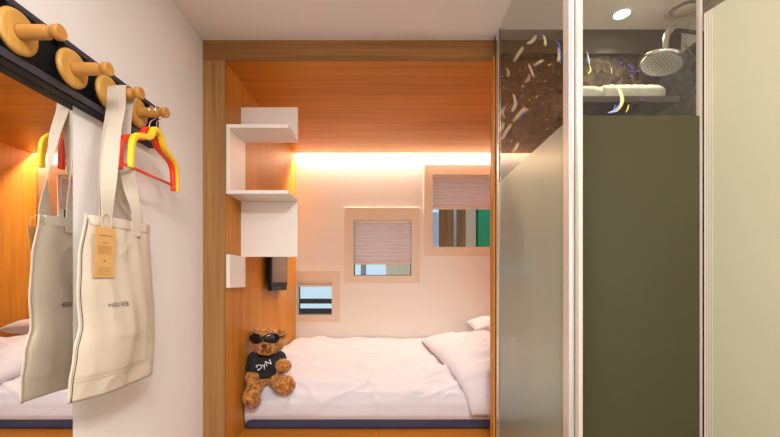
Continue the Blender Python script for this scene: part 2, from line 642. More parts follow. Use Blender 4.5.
# ------------------------------------------------------------------ light strip above the window wall
tag(obj('led_strip', box(-0.835, 1.24, 3.462, 3.49, 2.345, 2.353), M['led'], origin=(0.2, 3.47, 2.35)),
    'glowing warm light strip in the gap above the window wall', 'light strip')
tag(obj('light_profile', box(-0.84, 1.245, 3.457, 3.495, 2.3535, 2.3995), M['white'], origin=(0.2, 3.47, 2.38)),
    'white profile carrying the light strip above the window wall', 'light fitting')

# ------------------------------------------------------------------ bed
tag(obj('bed_platform', box(AX0 + 0.001, AX1 - 0.001, 2.0005, YB - 0.001, 0.0, 0.306), M['woodX'], origin=(0.2, 2.7, 0)),
    'honey wood platform under the dark mattress in the alcove', 'bed base').location.z = 0
tag(obj('mattress', box(AX0 + 0.004, AX1 - 0.004, 2.255, YB - 0.006, 0.3065, 0.385), M['navy'], origin=(0.2, 2.8, 0.306), bevel=0.02, seg=3),
    'dark navy mattress edge showing below the white duvet', 'mattress')


def prof(s):
    """duvet section from front hem (s=0) to the window wall (s=1): (y, z)"""
    P = [(0, 2.262, 0.352), (0.03, 2.243, 0.39), (0.07, 2.246, 0.455), (0.12, 2.285, 0.508), (0.18, 2.36, 0.550), (0.28, 2.50, 0.590),
         (0.45, 2.75, 0.628), (0.7, 3.1, 0.652), (1, 3.487, 0.658)]
    for A, B in zip(P, P[1:]):
        if s <= B[0]:
            t = (s - A[0]) / (B[0] - A[0])
            return A[1] + (B[1] - A[1]) * t, A[2] + (B[2] - A[2]) * t
    return P[-1][1:]


def duvet_z(x, y):
    best = min((abs(prof(i / 100)[0] - y), i) for i in range(7, 101))
    return prof(best[1] / 100)[1]


def wrinkle(x, y, k=1.0):
    a = noise.noise(Vector((x * 2.2 + y * 1.1, y * 5.2 - x * 1.8, 3.1)))
    b = noise.noise(Vector((x * 6 + y * 3.5, y * 11 - x * 4, 9.7)))
    r1 = 1 - abs(noise.noise(Vector((x * 1.8 + 2 + y * .9, y * 3.4 - x * 2.6, 5.5)))) * 2
    r2 = 1 - abs(noise.noise(Vector((x * 4.1 - y * 2, y * 4.4 + x * 1.2, 1.5)))) * 2
    return k * (0.010 * a + 0.0045 * b + 0.010 * max(0, r1) ** 5 + 0.006 * max(0, r2) ** 6)


bm = bmesh.new()
NX, NS = 150, 120
grid = []
for j in range(NS + 1):
    s = j / NS
    s = s * s * 0.35 + s * 0.65
    y, z = prof(s)
    row = []
    for i in range(NX + 1):
        x = AX0 + 0.008 + (AX1 - AX0 - 0.016) * i / NX
        wk = wrinkle(x, y + z, 1.9) * min(1, s * 9 + .15)
        e = min(1, (x - AX0) / 0.06)
        dz = wk - 0.02 * (1 - e) ** 2
        yy = y
        if s < 0.12:
            yy -= 0.5 * wk + 0.006 * math.sin(x * 9) * s * 8
        row.append(bm.verts.new((x, min(yy, YB - 0.016), z + dz)))
    grid.append(row)
for A, B in zip(grid, grid[1:]):
    for i in range(NX):
        bm.faces.new((A[i], A[i + 1], B[i + 1], B[i]))
dv = obj('duvet', bm, M['linen'], origin=(0.2, 2.8, 0.386), smooth=True)
sd = dv.modifiers.new('thick', 'SOLIDIFY')
sd.thickness = 0.012
sd.offset = -1
tag(dv, 'plump white duvet spread over the bed in the wooden alcove', 'duvet')


def pillow(label, c, lx, ly, h, rot, tilt=(0, 0), seed=0):
    bm = bmesh.new()
    n = 44
    Mx = Matrix.Translation(c) @ Matrix.Rotation(rot, 4, 'Z') @ Matrix.Rotation(tilt[0], 4, 'X') @ Matrix.Rotation(tilt[1], 4, 'Y')
    for sgn in (1, -1):
        g = []
        for j in range(n + 1):
            row = []
            for i in range(n + 1):
                u, v = -1 + 2 * i / n, -1 + 2 * j / n
                px = 1 - 0.05 * (1 - v * v)
                py = 1 - 0.05 * (1 - u * u)
                x, y = u * lx / 2 * (px if abs(u) > 0 else 1), v * ly / 2 * py
                k = max(0, (1 - abs(u) ** 2.4)) ** 0.52 * max(0, (1 - abs(v) ** 2.4)) ** 0.52
                wk = wrinkle(x * 1.5 + seed, y * 1.5 + seed, 1.5) * k
                z = sgn * (h / 2 * k) * (1 if sgn > 0 else 0.75) + wk * (sgn > 0)
                row.append(bm.verts.new(Mx @ Vector((x, y, z))))
            g.append(row)
        for A, B in zip(g, g[1:]):
            for i in range(n):
                bm.faces.new((A[i], A[i + 1], B[i + 1], B[i]))
    bmesh.ops.remove_doubles(bm, verts=bm.verts[:], dist=0.0004)
    return tag(obj('pillow', bm, M['linen'], origin=c, smooth=True), label, 'pillow')

bm = bmesh.new()
n = 60
for sgn in (1, -1):
    g = []
    for jj in range(n + 1):
        v = jj / n
        row = []
        sp_ = 0.03 + 0.76 * v
        y, z = prof(sp_)
        y2, z2 = prof(sp_ + 0.01)
        nr = Vector((0, -(z2 - z), y2 - y)).normalized()
        for i in range(n + 1):
            u = i / n
            xl = 0.462 - 0.205 * v - 0.03 * math.sin(v * PI)
            xr = xl + 0.60 + 0.1 * v
            x = xl + (xr - xl) * u
            U, V = 2 * u - 1, 2 * v - 1
            k = max(0, 1 - abs(U) ** 2.6) ** 0.45 * max(0, 1 - abs(V) ** 3) ** 0.45
            h_ = 0.008 + ((0.118 + 0.02 * U) * k if sgn > 0 else -0.008 * k)
            p = Vector((x, y, z)) + nr * (h_ + (0.012 + wrinkle(x * 1.6 + 4, (y + z) * 1.5, 1.6) * k if sgn > 0 else 0))
            if sgn < 0 and (i in (0, n) or jj in (0, n)):
                p = Vector((x, y, z)) + nr * 0.020
            row.append(bm.verts.new(p))
        g.append(row)
    for A, B in zip(g, g[1:]):
        for i in range(n):
            bm.faces.new((A[i], A[i + 1], B[i + 1], B[i]))
bmesh.ops.remove_doubles(bm, verts=bm.verts[:], dist=0.0015)
tag(obj('pillow', bm, M['linen'], origin=(0.66, 2.67, 0.62), smooth=True), 'white pillow drooping over the front edge of the bed beside the shower', 'pillow')
pillow('white pillow lying behind the front one, against the window wall', (0.93, 3.27, 0.790), 0.52, 0.40, 0.17, 0.0, (0.05, 0), 3.3)

# ------------------------------------------------------------------ stepped white shelf on the alcove's left side
sh = thing('stepped_shelf', 'white stepped wall shelf zigzagging down the left side of the alcove', 'shelf', (AX0, 2.0, 1.13))
T = 0.019
sx0, sx1, sy0, sy1 = AX0 + 0.001, -0.524, 2.01, 2.228
obj('upright_panel', box(sx0, sx1, sy1 - T, sy1, 1.974, 2.150), M['white'], sh, bevel=0.001)
obj('shelf_board', box(sx0, sx1, sy0, sy1, 1.955, 1.9735), M['white'], sh, bevel=0.001)
obj('side_panel', box(sx0, sx0 + T, sy0, sy1, 1.634, 1.9545), M['white'], sh, bevel=0.001)
obj('shelf_board', box(sx0, sx1, sy0, sy1, 1.615, 1.6335), M['white'], sh, bevel=0.001)
obj('upright_panel', box(sx0, sx1, sy1 - T, sy1, 1.303, 1.6145), M['white'], sh, bevel=0.001)
obj('side_panel', box(sx0, sx0 + T, sy0, sy1, 1.130, 1.3025), M['white'], sh, bevel=0.001)

# ------------------------------------------------------------------ small screen on the alcove wall
tv = thing('wall_screen', 'small black screen fixed to the wooden alcove wall under the shelf', 'screen', (AX0, 2.8, 1.10))
obj('wall_bracket', box(AX0 + 0.001, AX0 + 0.03, 2.72, 2.9, 1.16, 1.36), M['black'], tv)
bm = bmesh.new()
add_box(bm, AX0 + 0.0305, AX0 + 0.052, 2.60, 3.02, 1.128, 1.42)
obj('housing', bm, M['black'], tv, bevel=0.006)
obj('screen_panel', box(AX0 + 0.0525, AX0 + 0.0545, 2.625, 3.00, 1.158, 1.41), M['screen'], tv)
obj('foot_bar', box(AX0 + 0.0305, AX0 + 0.058, 2.60, 2.98, 1.100, 1.1275), M['black'], tv, bevel=0.004)

# ------------------------------------------------------------------ mirror
mi = thing('wall_mirror', 'frameless tall mirror on the left wall behind the tote bag', 'mirror', (XL, 0.75, 0.15))
obj('mirror_backing', box(XL + 0.0002, XL + 0.001, 0.32, 1.177, 0.15, 1.692), M['graphite'], mi)
obj('mirror_glass', box(XL + 0.0011, XL + 0.003, 0.3205, 1.1765, 0.1505, 1.6915), M['mirror'], mi)

# ------------------------------------------------------------------ coat rack
RX = -0.925
rk = thing('coat_rack', 'black wall rack with round wooden peg hooks above the mirror', 'coat rack', (XL, 1.0, 1.694))
y0, y1 = 0.55, 1.552
obj('back_rail', box(XL + 0.0005, XL + 0.012, y0, y1, 1.696, 1.8545), M['black'], rk)
obj('top_ledge', box(XL + 0.0125, RX, y0, y1, 1.838, 1.8545), M['graphite'], rk, bevel=0.001)
obj('bottom_ledge', box(XL + 0.0125, RX, y0, y1, 1.700, 1.722), M['graphite'], rk, bevel=0.001)
obj('underside_strip', box(XL + 0.001, RX + 0.001, y0, y1, 1.693, 1.6955), M['black'], rk)
obj('end_cap', box(XL + 0.0005, RX + 0.003, y1 + 0.0003, y1 + 0.004, 1.694, 1.856), M['black'], rk)
PEGY = [0.962, 1.128, 1.272, 1.418]
PZ = 1.776
for y in PEGY:
    bm = bmesh.new()
    add_box(bm, XL + 0.0125, RX, y - 0.02, y + 0.02, 1.7225, 1.8375)
    h = obj('hook', add_lathe(bmesh.new(), (RX + 0.0005, y, PZ), (1, 0, 0), [(0, 0), (0, 0.052), (0.007, 0.0535), (0.012, 0.051), (0.0145, 0.044), (0.0145, 0)], 44), M['disc'], rk, smooth=False, bevel=0)
    for p in h.data.polygons:
        p.use_smooth = len(p.vertices) == 4 and p.area < 3e-4
    obj('spacer', bm, M['black'], h)
    pb = add_lathe(bmesh.new(), (RX + 0.015, y, PZ), (1, 0, 0),
                   [(0, 0), (0, 0.0195), (0.004, 0.0175), (0.064, 0.0170), (0.068, 0.0150), (0.072, 0.0125), (0.079, 0.0125), (0.083, 0.0165), (0.086, 0.0185), (0.098, 0.0185), (0.101, 0.0165), (0.101, 0)], 24)
    p_ = obj('peg', pb, M['peg'], h)
    for p in p_.data.polygons:
        p.use_smooth = len(p.vertices) == 4
# ------------------------------------------------------------------ tote bag
BZ0, BZ1 = 0.822, 1.358
tb = thing('tote_bag', 'natural canvas tote bag hanging by two long handles from a wooden peg', 'tote bag', (-0.885, 1.27, BZ0))


def bag_edges(v):
    """v 0 bottom .. 1 top: y of left and right edge"""
    L_ = [(0, 1.083), (0.10, 1.086), (0.25, 1.098), (0.4, 1.118), (0.55, 1.112), (0.75, 1.118), (1, 1.142)]
    for A, B in zip(L_, L_[1:]):
        if v <= B[0]:
            t = (v - A[0]) / (B[0] - A[0])
            l = A[1] + (B[1] - A[1]) * (t * t * (3 - 2 * t))
            break
    r = 1.448 + 0.012 * math.sin(v * 5) + 0.004 * v
    return l, r


def bag_pt(u, v, side):
    l, r = bag_edges(v)
    y = l + (r - l) * u
    z = BZ0 + (BZ1 - BZ0) * v
    z += 0.006 * math.sin(u * PI) * (1 - v) * -1 + 0.010 * u * v
    mid = (1 - (2 * u - 1) ** 2)
    depth = 0.013 * (1 - abs(2 * u - 1) ** 6) + 0.004 * (1 - abs(2 * u - 1) ** 14)
    hem = 1 if v < 0.12 else 1.25
    x = -0.888 + side * depth * hem
    x += 0.017 * noise.noise(Vector((u * 2.1 + side, v * 1.6, 2.2))) * (0.4 + mid)
    x += 0.008 * noise.noise(Vector((u * 6 + v * 1.2, v * 2.4 + side * 4, 6.2))) * mid
    rr = 1 - abs(noise.noise(Vector((u * 3.0 - v * 2.2, v * 3 + u * 2 + side * 3, 8.8)))) * 2.2
    x += side * 0.004 * max(0, rr) ** 3 * mid
    x -= 0.010 * (1 - v) * (0.5 - u)
    return Vector((x, y, z))


bm = bmesh.new()
NU, NV = 48, 64
G = {}
for side in (1, -1):
    for j in range(NV + 1):
        for i in range(NU + 1):
            if side == -1 and (i in (0, NU) or j == 0):
                G[side, i, j] = G[1, i, j]
            else:
                G[side, i, j] = bm.verts.new(bag_pt(i / NU, j / NV, side))
for side in (1, -1):
    for j in range(NV):
        for i in range(NU):
            vs = [G[side, i, j], G[side, i + 1, j], G[side, i + 1, j + 1], G[side, i, j + 1]]
            vs = list(dict.fromkeys(vs))
            if len(vs) >= 3:
                try:
                    bm.faces.new(vs)
                except ValueError:
                    pass
bd = obj('bag_body', bm, M['canvas'], tb, smooth=True)
sd = bd.modifiers.new('thick', 'SOLIDIFY')
sd.thickness = 0.0016
# hem bands along the opening and a seam and painted gap shade down the left edge
for side in (1, -1):
    bm = bmesh.new()
    pts = [bag_pt(i / 40, 0.972, side) + Vector((side * 0.0016, 0, 0)) for i in range(1, 40)]
    add_ribbon(bm, pts, [(0, 0, 1)] * len(pts), 0.028, 0.0014)
    obj('hem_band', bm, M['strap'], tb, smooth=False)
bm = bmesh.new()
pts = [bag_pt(0.0, j / 40, 1) for j in range(0, 41)]
add_tube(bm, [p + Vector((0.002, -0.002, 0)) for p in pts], 0.0035, 8)
obj('side_seam', bm, M['canvas'], tb, smooth=True)
bm = bmesh.new()
pts = [bag_pt(0.014, j / 40, 1) + Vector((0.0012, 0, 0)) for j in range(0, 40)]
add_tube(bm, pts, 0.0011, 6)
obj('side_seam', bm, M['ink'], tb)  # dark line painting the shade in the gap between front and back panel
bm = bmesh.new()
pts = [bag_pt(i / 40, 0.105, 1) + Vector((0.0008, 0, 0)) for i in range(1, 40)]
add_tube(bm, pts, 0.0012, 6)
obj('bottom_seam', bm, M['strap'], tb)
# handles
def handle(side, ya, yb, bow, xo, lift):
    pz = PZ + 0.0215 + lift
    xa = bag_pt(0.25, 0.94, side).x + side * 0.003
    xb = bag_pt(0.72, 0.94, side).x + side * 0.003
    top = [(xo, 1.250 - lift, PZ + 0.002), (xo, 1.257 - lift * .7, PZ + 0.0165 + lift * .7), (xo, 1.272, pz), (xo, 1.287 + lift * .7, PZ + 0.0165 + lift * .7), (xo, 1.294 + lift, PZ + 0.002)]
    left = [(xa, ya, 1.312), (xa, ya + 0.004, 1.375), (xa * .75 + xo * .25, ya * .82 + 1.250 * .18, 1.47), (xa * .4 + xo * .6, ya * .45 + 1.25 * .55, 1.62), (xo, 1.248, 1.715)]
    right = [(xo - 0.012, 1.297, 1.715), (xb * .4 + xo * .6 - 0.022, 1.302 + bow * .1, 1.60), (xb * .75 + xo * .25 - .012, 1.315 + bow * .55, 1.475), (xb, yb + bow * .35, 1.395), (xb, yb, 1.312)]
    pts = left + top + right
    wd = []
    n = len(pts)
    for i in range(n):
        t = min(i, n - 1 - i)
        k = min(1, max(0, (t - 1) / 2.4))
        wd.append(Vector((0.05 + k, (1 - k) * (1 if i < n / 2 else 1), 0)))
    sp = smooth_path(pts, 10)
    wp = smooth_path(wd, 10)
    wp = [Vector((w_.x, w_.y, 0)).normalized() for w_ in wp]
    bm = add_ribbon(bmesh.new(), sp, wp, 0.042, 0.0022)
    obj('handle', bm, M['strap'], tb, smooth=False)
handle(1, 1.184, 1.322, 0.0, -0.868, 0.0006)
handle(-1, 1.232, 1.40, 0.05, -0.887, -0.0022)
# printed name, front and back
for side in (1, -1):
    def fn(x, y, side=side):
        u, v = (1.230 + side * x - 1.095) / 0.355, (1.089 + y - BZ0) / (BZ1 - BZ0)
        l, r = bag_edges(v)
        Y = 1.230 + side * x
        p = bag_pt((Y - l) / (r - l), v, side)
        return Vector((p.x + side * 0.0022, Y, 1.089 + y))
    obj('printed_name', text_bm('HOLI R\u00c9B', 0.0195, fn), M['ink'], tb)
# kraft swing tag on a string
tx = -0.852
def tagpt(a, b, e=0):
    """a across 0..1, b down 0..1"""
    return Vector((tx + 0.012 * (a - .5) + e - 0.012 * b, 1.135 + 0.068 * a + 0.008 * b, 1.325 - 0.152 * b))
bm = bmesh.new()
vv = []
for e in (0, 0.0012):
    vv.append([bm.verts.new(tagpt(a, b, e)) for a, b in ((0.04, 0), (0.96, 0), (1, 0.02), (1, 1), (0, 1), (0, 0.02))])
bm.faces.new(vv[0])
bm.faces.new(vv[1][::-1])
for k in range(6):
    bm.faces.new((vv[0][k], vv[0][(k + 1) % 6], vv[1][(k + 1) % 6], vv[1][k]))
tg = obj('swing_tag', bm, M['kraft'], tb)
bm = bmesh.new()
rr = random.Random(3)
def bar(b, a0, a1, t):
    bm.faces.new([bm.verts.new(tagpt(a, bb, 0.0019)) for a, bb in ((a0, b), (a1, b), (a1, b + t), (a0, b + t))])
def words(b, a0, a1, t):
    a = a0
    while a < a1 - .02:
        e = min(a1, a + rr.uniform(.05, .13))
        bar(b, a, e, t)
        a = e + 0.025
words(0.165, 0.2, 0.82, 0.016)
words(0.305, 0.32, 0.68, 0.014)
for b in (0.375, 0.405, 0.435, 0.465, 0.495, 0.525):
    words(b, 0.14, rr.uniform(0.75, 0.88), 0.008)
words(0.655, 0.42, 0.58, 0.03)
for b in (0.80, 0.835, 0.87, 0.905, 0.94):
    words(b, 0.16, rr.uniform(0.6, 0.86), 0.008)
obj('tag_print', bm, M['ink_brown'], tg)
bm = bmesh.new()
st = smooth_path([(tx + 0.002, 1.155, 1.318), (tx, 1.150, 1.345), (-0.858, 1.172, 1.362), (-0.857, 1.184, 1.364), (tx, 1.192, 1.35), (tx + 0.003, 1.183, 1.318)], 5)
add_tube(bm, st, 0.0013, 6)
obj('tag_string', bm, M['string'], tg)

# ------------------------------------------------------------------ coat hangers
def hanger(label, c, tipl, m, hookm, hook_x):
    c = Vector(c)
    ax = (c - Vector(tipl))
    ax.z = 0
    half = ax.length
    ax.normalize()
    nn = Vector((-ax.y, ax.x, 0)) if ax.y < 0 else Vector((ax.y, -ax.x, 0))
    r = thing('coat_hanger', label, 'coat hanger', (c.x, c.y, 1.515))
    prof_ = [(1.0, 0.0), (0.99, 0.045), (0.95, 0.085), (0.83, 0.110), (0.62, 0.124), (0.42, 0.133), (0.26, 0.148), (0.14, 0.176), (0.0, 0.182)]
    pts = []
    for k, z in prof_:
        pts.append(c - ax * half * k + Vector((0, 0, 1.520 + z)))
    for k, z in prof_[-2::-1]:
        pts.append(c + ax * half * k + Vector((0, 0, 1.520 + z)))
    pts = [Vector((p.x, p.y, p.z)) for p in pts]
    sp = smooth_path(pts, 4)
    n = len(sp)
    ws = [0.020 - 0.006 * abs(i / (n - 1) * 2 - 1) ** 2 for i in range(n)]
    bm = add_ribbon(bmesh.new(), sp, [nn] * n, ws, 0.019)
    obj('shoulder_arm', bm, m, r, bevel=0.004, seg=2)
    bm = bmesh.new()
    a, b = c - ax * half * 0.95 + Vector((0, 0, 1.543)), c + ax * half * 0.97 + Vector((0, 0, 1.543))
    return r, a, b, c

def hook(r, c, hx, m):
    pts = [(c.x, c.y, 1.690), (c.x, c.y, 1.715), (hx, c.y + 0.008, 1.738)]
    # crook over the peg
    R = 0.0215
    yc = 1.418
    for k in range(0, 11):
        t = -0.9 + (PI + 1.1) * k / 10
        pts.append((hx, yc + R * math.cos(PI - t) * -1 if False else yc - R * math.cos(t) * -1, PZ + R * math.sin(t)))
    bm = add_tube(bmesh.new(), smooth_path(pts, 4), 0.0019, 8)
    obj('wire_hook', bm, m, r, smooth=True)

r, a, b, c = hanger('yellow coat hanger hanging in front on the far wooden peg', (-0.836, 1.398, 0), (-0.816, 1.228, 0), M['yellow'], M['chrome'], 0)
hook(r, c, -0.840, M['chrome'])
r, a, b, c = hanger('red coat hanger with crossbar hanging behind the yellow hanger', (-0.862, 1.396, 0), (-0.864, 1.246, 0), M['red'], M['chrome'], 0)
hook(r, c, -0.862, M['chrome'])
obj('cross_bar', add_tube(bmesh.new(), [a, b], 0.005, 10), M['red'], r, smooth=True)

# ------------------------------------------------------------------ shower enclosure
GX, GY, FZ = 0.534, 1.138, 1.645
def pxside(px, py):
    Y = GX * 390 / (px - 390)
    return Y, 1.16 + (282 - py) / 390 * Y
def pxfront(px, py):
    return (px - 390) / 390 * GY, 1.16 + (282 - py) / 390 * GY

sg = thing('glass_side_panel', 'glass shower side panel frosted below with shiny streaks above, beside the bed alcove', 'glass panel', (GX, 1.55, 0.0))
obj('clear_glass', box(GX, GX + 0.006, 1.192, 1.93, 0.02, CEIL - 0.001), M['glass'], sg)
obj('frosted_film', box(GX - 0.0016, GX - 0.0002, 1.192, 1.93, 0.02, FZ), M['frost_side'], sg)
obj('wall_channel', box(0.5285, 0.5315, 1.90, 1.944, 0.0, CEIL - 0.001), M['alu_blue'], sg)


def streak(bm, pts, w0, mi, to3):
    """tapered brush stroke through picture-plane points mapped onto the pane"""
    P = smooth_path([(p[0], p[1], 0) for p in pts], 5)
    n = len(P)
    ra = []
    for i, p in enumerate(P):
        d = (P[min(i + 1, n - 1)] - P[max(i - 1, 0)]).normalized()
        k = 0.72 * math.sin(PI * (i + .35) / (n - .3)) ** 0.7 * w0 / 2 * (1 + .3 * noise.noise(Vector((p.x * .4, p.y * .4, mi))))
        ra.append((bm.verts.new(to3(p.x - d.y * k, p.y + d.x * k)), bm.verts.new(to3(p.x + d.y * k, p.y - d.x * k))))
    for A, B in zip(ra, ra[1:]):
        f = bm.faces.new((A[0], A[1], B[1], B[0]))
        f.material_index = mi


def side3(off):
    def f(px, py):
        y, z = pxside(px, py)
        return Vector((GX - off, y, z))
    return f


def front3(off):
    def f(px, py):
        x, z = pxfront(px, py)
        return Vector((x, GY - 0.003 - off, z))
    return f

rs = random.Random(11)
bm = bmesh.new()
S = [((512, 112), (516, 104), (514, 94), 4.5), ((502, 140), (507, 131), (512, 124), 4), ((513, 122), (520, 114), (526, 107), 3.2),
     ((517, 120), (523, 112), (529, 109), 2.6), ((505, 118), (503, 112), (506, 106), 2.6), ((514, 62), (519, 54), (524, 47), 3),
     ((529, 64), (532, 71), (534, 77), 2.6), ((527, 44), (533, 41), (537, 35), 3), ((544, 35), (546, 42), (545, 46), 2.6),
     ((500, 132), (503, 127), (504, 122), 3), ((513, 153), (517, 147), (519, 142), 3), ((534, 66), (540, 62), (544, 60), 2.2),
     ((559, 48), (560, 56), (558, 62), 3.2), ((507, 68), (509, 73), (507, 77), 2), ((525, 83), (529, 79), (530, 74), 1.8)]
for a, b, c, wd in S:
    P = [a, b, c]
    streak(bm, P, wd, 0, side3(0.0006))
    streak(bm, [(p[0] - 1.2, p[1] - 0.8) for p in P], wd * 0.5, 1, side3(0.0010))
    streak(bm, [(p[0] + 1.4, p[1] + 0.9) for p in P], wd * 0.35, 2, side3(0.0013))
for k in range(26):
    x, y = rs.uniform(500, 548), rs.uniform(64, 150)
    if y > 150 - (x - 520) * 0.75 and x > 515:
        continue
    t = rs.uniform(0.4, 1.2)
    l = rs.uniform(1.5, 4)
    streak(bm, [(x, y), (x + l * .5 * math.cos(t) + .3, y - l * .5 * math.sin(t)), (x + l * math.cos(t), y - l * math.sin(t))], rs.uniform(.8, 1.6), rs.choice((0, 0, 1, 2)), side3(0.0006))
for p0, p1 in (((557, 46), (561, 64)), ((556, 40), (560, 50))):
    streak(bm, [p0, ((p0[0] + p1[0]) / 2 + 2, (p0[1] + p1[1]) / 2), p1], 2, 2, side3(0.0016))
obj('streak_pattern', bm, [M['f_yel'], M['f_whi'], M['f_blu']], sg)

fg = thing('glass_front_panel', 'shower front glass, clear at the top and dark frosted below', 'glass panel', (0.73, GY, 0.0))
obj('clear_glass', box(0.5575, 0.902, GY, GY + 0.006, 0.02, CEIL - 0.001), M['glass'], fg)
obj('frosted_film', box(0.5575, 0.902, GY - 0.0016, GY - 0.0002, 0.02, FZ), M['frost_front'], fg)
obj('edge_strip', box(0.9025, 0.9085, GY - 0.004, GY + 0.012, 0.0, CEIL - 0.001), M['alu'], fg)
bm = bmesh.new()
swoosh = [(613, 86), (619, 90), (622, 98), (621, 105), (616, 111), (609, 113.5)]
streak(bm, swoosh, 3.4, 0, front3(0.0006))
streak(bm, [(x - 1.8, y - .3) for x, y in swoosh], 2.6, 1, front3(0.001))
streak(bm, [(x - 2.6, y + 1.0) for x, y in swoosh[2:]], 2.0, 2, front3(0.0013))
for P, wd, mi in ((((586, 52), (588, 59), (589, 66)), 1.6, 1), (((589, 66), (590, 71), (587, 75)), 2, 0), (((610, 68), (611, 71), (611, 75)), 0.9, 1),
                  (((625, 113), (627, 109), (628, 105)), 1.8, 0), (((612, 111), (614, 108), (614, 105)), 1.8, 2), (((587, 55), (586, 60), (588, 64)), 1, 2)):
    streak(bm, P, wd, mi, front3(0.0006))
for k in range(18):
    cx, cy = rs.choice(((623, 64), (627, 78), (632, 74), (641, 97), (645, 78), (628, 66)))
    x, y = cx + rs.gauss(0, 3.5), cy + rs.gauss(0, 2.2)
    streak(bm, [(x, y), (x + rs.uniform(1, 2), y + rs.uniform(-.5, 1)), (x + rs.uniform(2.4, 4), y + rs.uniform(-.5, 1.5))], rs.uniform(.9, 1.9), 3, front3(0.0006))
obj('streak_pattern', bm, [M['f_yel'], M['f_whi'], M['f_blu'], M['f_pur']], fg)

cp = thing('corner_post', 'pale metal corner post joining the two shower glass panels', 'post', (0.545, 1.16, 0.0))
obj('side_profile', box(0.528, 0.543, 1.150, 1.191, 0.0, CEIL - 0.001), M['alu'], cp, bevel=0.0015)
obj('core', box(0.5432, 0.5448, 1.165, 1.191, 0.0, CEIL - 0.001), M['graphite'], cp)
obj('front_profile', box(0.545, 0.5572, 1.126, 1.191, 0.0, CEIL - 0.001), M['alu'], cp, bevel=0.0015)
obj('trim_strip', box(0.530, 0.541, 1.1475, 1.1497, 0.0, CEIL - 0.001), M['alu_blue'], cp)

# open door leaf at the right edge
dr = thing('shower_door', 'pale greenish frosted door standing open at the right edge', 'door', (0.912, 1.118, 0.0))
def door_bm(a0, a1, t0, t1, z0, z1):
    bm = box(a0, a1, t0, t1, z0, z1)
    rot = Matrix.Rotation(math.atan2(-1, 0.308), 4, 'Z')
    bmesh.ops.transform(bm, matrix=Matrix.Translation((0.906, 1.122, 0)) @ rot, verts=bm.verts[:])
    return bm
obj('leaf', door_bm(0.0, 0.54, 0.0, 0.010, 0.03, 1.934), M['door'], dr)
obj('hinge_profile', door_bm(0.0, 0.004, -0.003, -0.0003, 0.03, 1.933), M['alu'], dr)
for a0 in (0.007, 0.013, 0.019):
    obj('hinge_profile', door_bm(a0, a0 + 0.002, -0.0014, -0.0003, 0.03, 1.933), M['alu'], dr)
obj('hinge', door_bm(0.0, 0.03, 0.0103, 0.02, 0.3, 0.36), M['chrome'], dr)
obj('hinge', door_bm(0.0, 0.03, 0.0103, 0.02, 1.6, 1.66), M['chrome'], dr)

# shower fittings
ah = thing('shower_head', 'round chrome rain shower head on a curved arm from the marble wall', 'shower head', (1.425, 1.74, 2.27))
hc = Vector((1.152, 1.655, 2.082))
arm = smooth_path([(1.427, 1.74, 2.262), (1.34, 1.715, 2.262), (1.23, 1.68, 2.250), (1.19, 1.665, 2.228), (1.172, 1.657, 2.19), hc + Vector((0.015, 0, 0.05))], 6)
obj('arm', add_tube(bmesh.new(), arm, 0.0125, 14), M['chrome'], ah, smooth=True)
bm = add_lathe(bmesh.new(), (1.4295, 1.74, 2.262), (-1, 0, 0), [(0, 0), (0, 0.03), (0.006, 0.03), (0.01, 0.022), (0.01, 0)], 24)
obj('wall_flange', bm, M['chrome'], ah)
hax = Vector((0.30, 0.04, 1)).normalized()
bm = add_lathe(bmesh.new(), hc, hax, [(0.0, 0.077), (0.003, 0.083), (0.010, 0.0865), (0.015, 0.083), (0.024, 0.055), (0.032, 0.026), (0.042, 0.020), (0.055, 0.020), (0.058, 0.015), (0.058, 0)], 40)
obj('head_shell', bm, M['chrome'], ah, smooth=True)
bm = add_lathe(bmesh.new(), hc - hax * 0.002, hax, [(0, 0), (0.0005, 0.075), (0.004, 0.077), (0.004, 0)], 40)
pl = obj('nozzle_plate', bm, M['nozzle'], ah)
bm = bmesh.new()
fa, fb = frame_of(hax)
for ring, cnt in ((0.016, 6), (0.030, 12), (0.044, 18), (0.057, 24), (0.068, 28)):
    for k in range(cnt):
        t = 2 * PI * k / cnt
        add_lathe(bm, hc + fa * ring * math.cos(t) + fb * ring * math.sin(t) - hax * 0.0016, -hax, [(0, 0.0026), (0.003, 0.0018), (0.003, 0)], 6)
nz = obj('nozzle_pattern', bm, M['white'], pl)

sf = thing('towel_shelf', 'dark stone shelf holding rolled towels high on the shower back wall', 'shelf', (0.8, 1.93, 1.93))
obj('shelf_board', box(0.82, 1.27, 1.72, 1.929, 1.955, 1.975), M['marble'], sf, bevel=0.002)
obj('front_lip', box(0.82, 1.27, 1.708, 1.7195, 1.950, 1.9752), M['bulkhead'], sf, bevel=0.002)


def towel(label, x0, x1, y, z, r):
    t = thing('rolled_towel', label, 'towel', ((x0 + x1) / 2, y, z))
    n = 26
    bm = bmesh.new()
    pts, rd = [], []
    for i in range(n + 1):
        k = i / n
        pts.append((x0 + (x1 - x0) * k, y, z + r * 0.98))
        e = min(k, 1 - k) * (x1 - x0)
        rd.append(r * (0.86 + 0.14 * min(1, e / 0.03)) * (1 + 0.03 * math.sin(i * 1.9)))
    add_tube(bm, pts, rd, 22)
    for v in bm.verts:
        v.co.z = z + (v.co.z - z) * 0.92
        v.co += Vector((0, 1, 1)) * 0.003 * noise.noise(v.co * 18)
        v.co.z = max(v.co.z, z + 0.0005)
    obj('roll', bm, M['towel'], t, smooth=True)
    bm = bmesh.new()
    sp = [Vector((x1 + 0.0015, y + rr_ * math.cos(a), z + r * .92 + rr_ * math.sin(a) * .92)) for a, rr_ in [(k * 0.4, r * (0.15 + 0.72 * k / 44)) for k in range(45)]]
    add_tube(bm, sp, 0.0026, 6)
    obj('rolled_edge', bm, M['towel'], t, smooth=True)
    return t
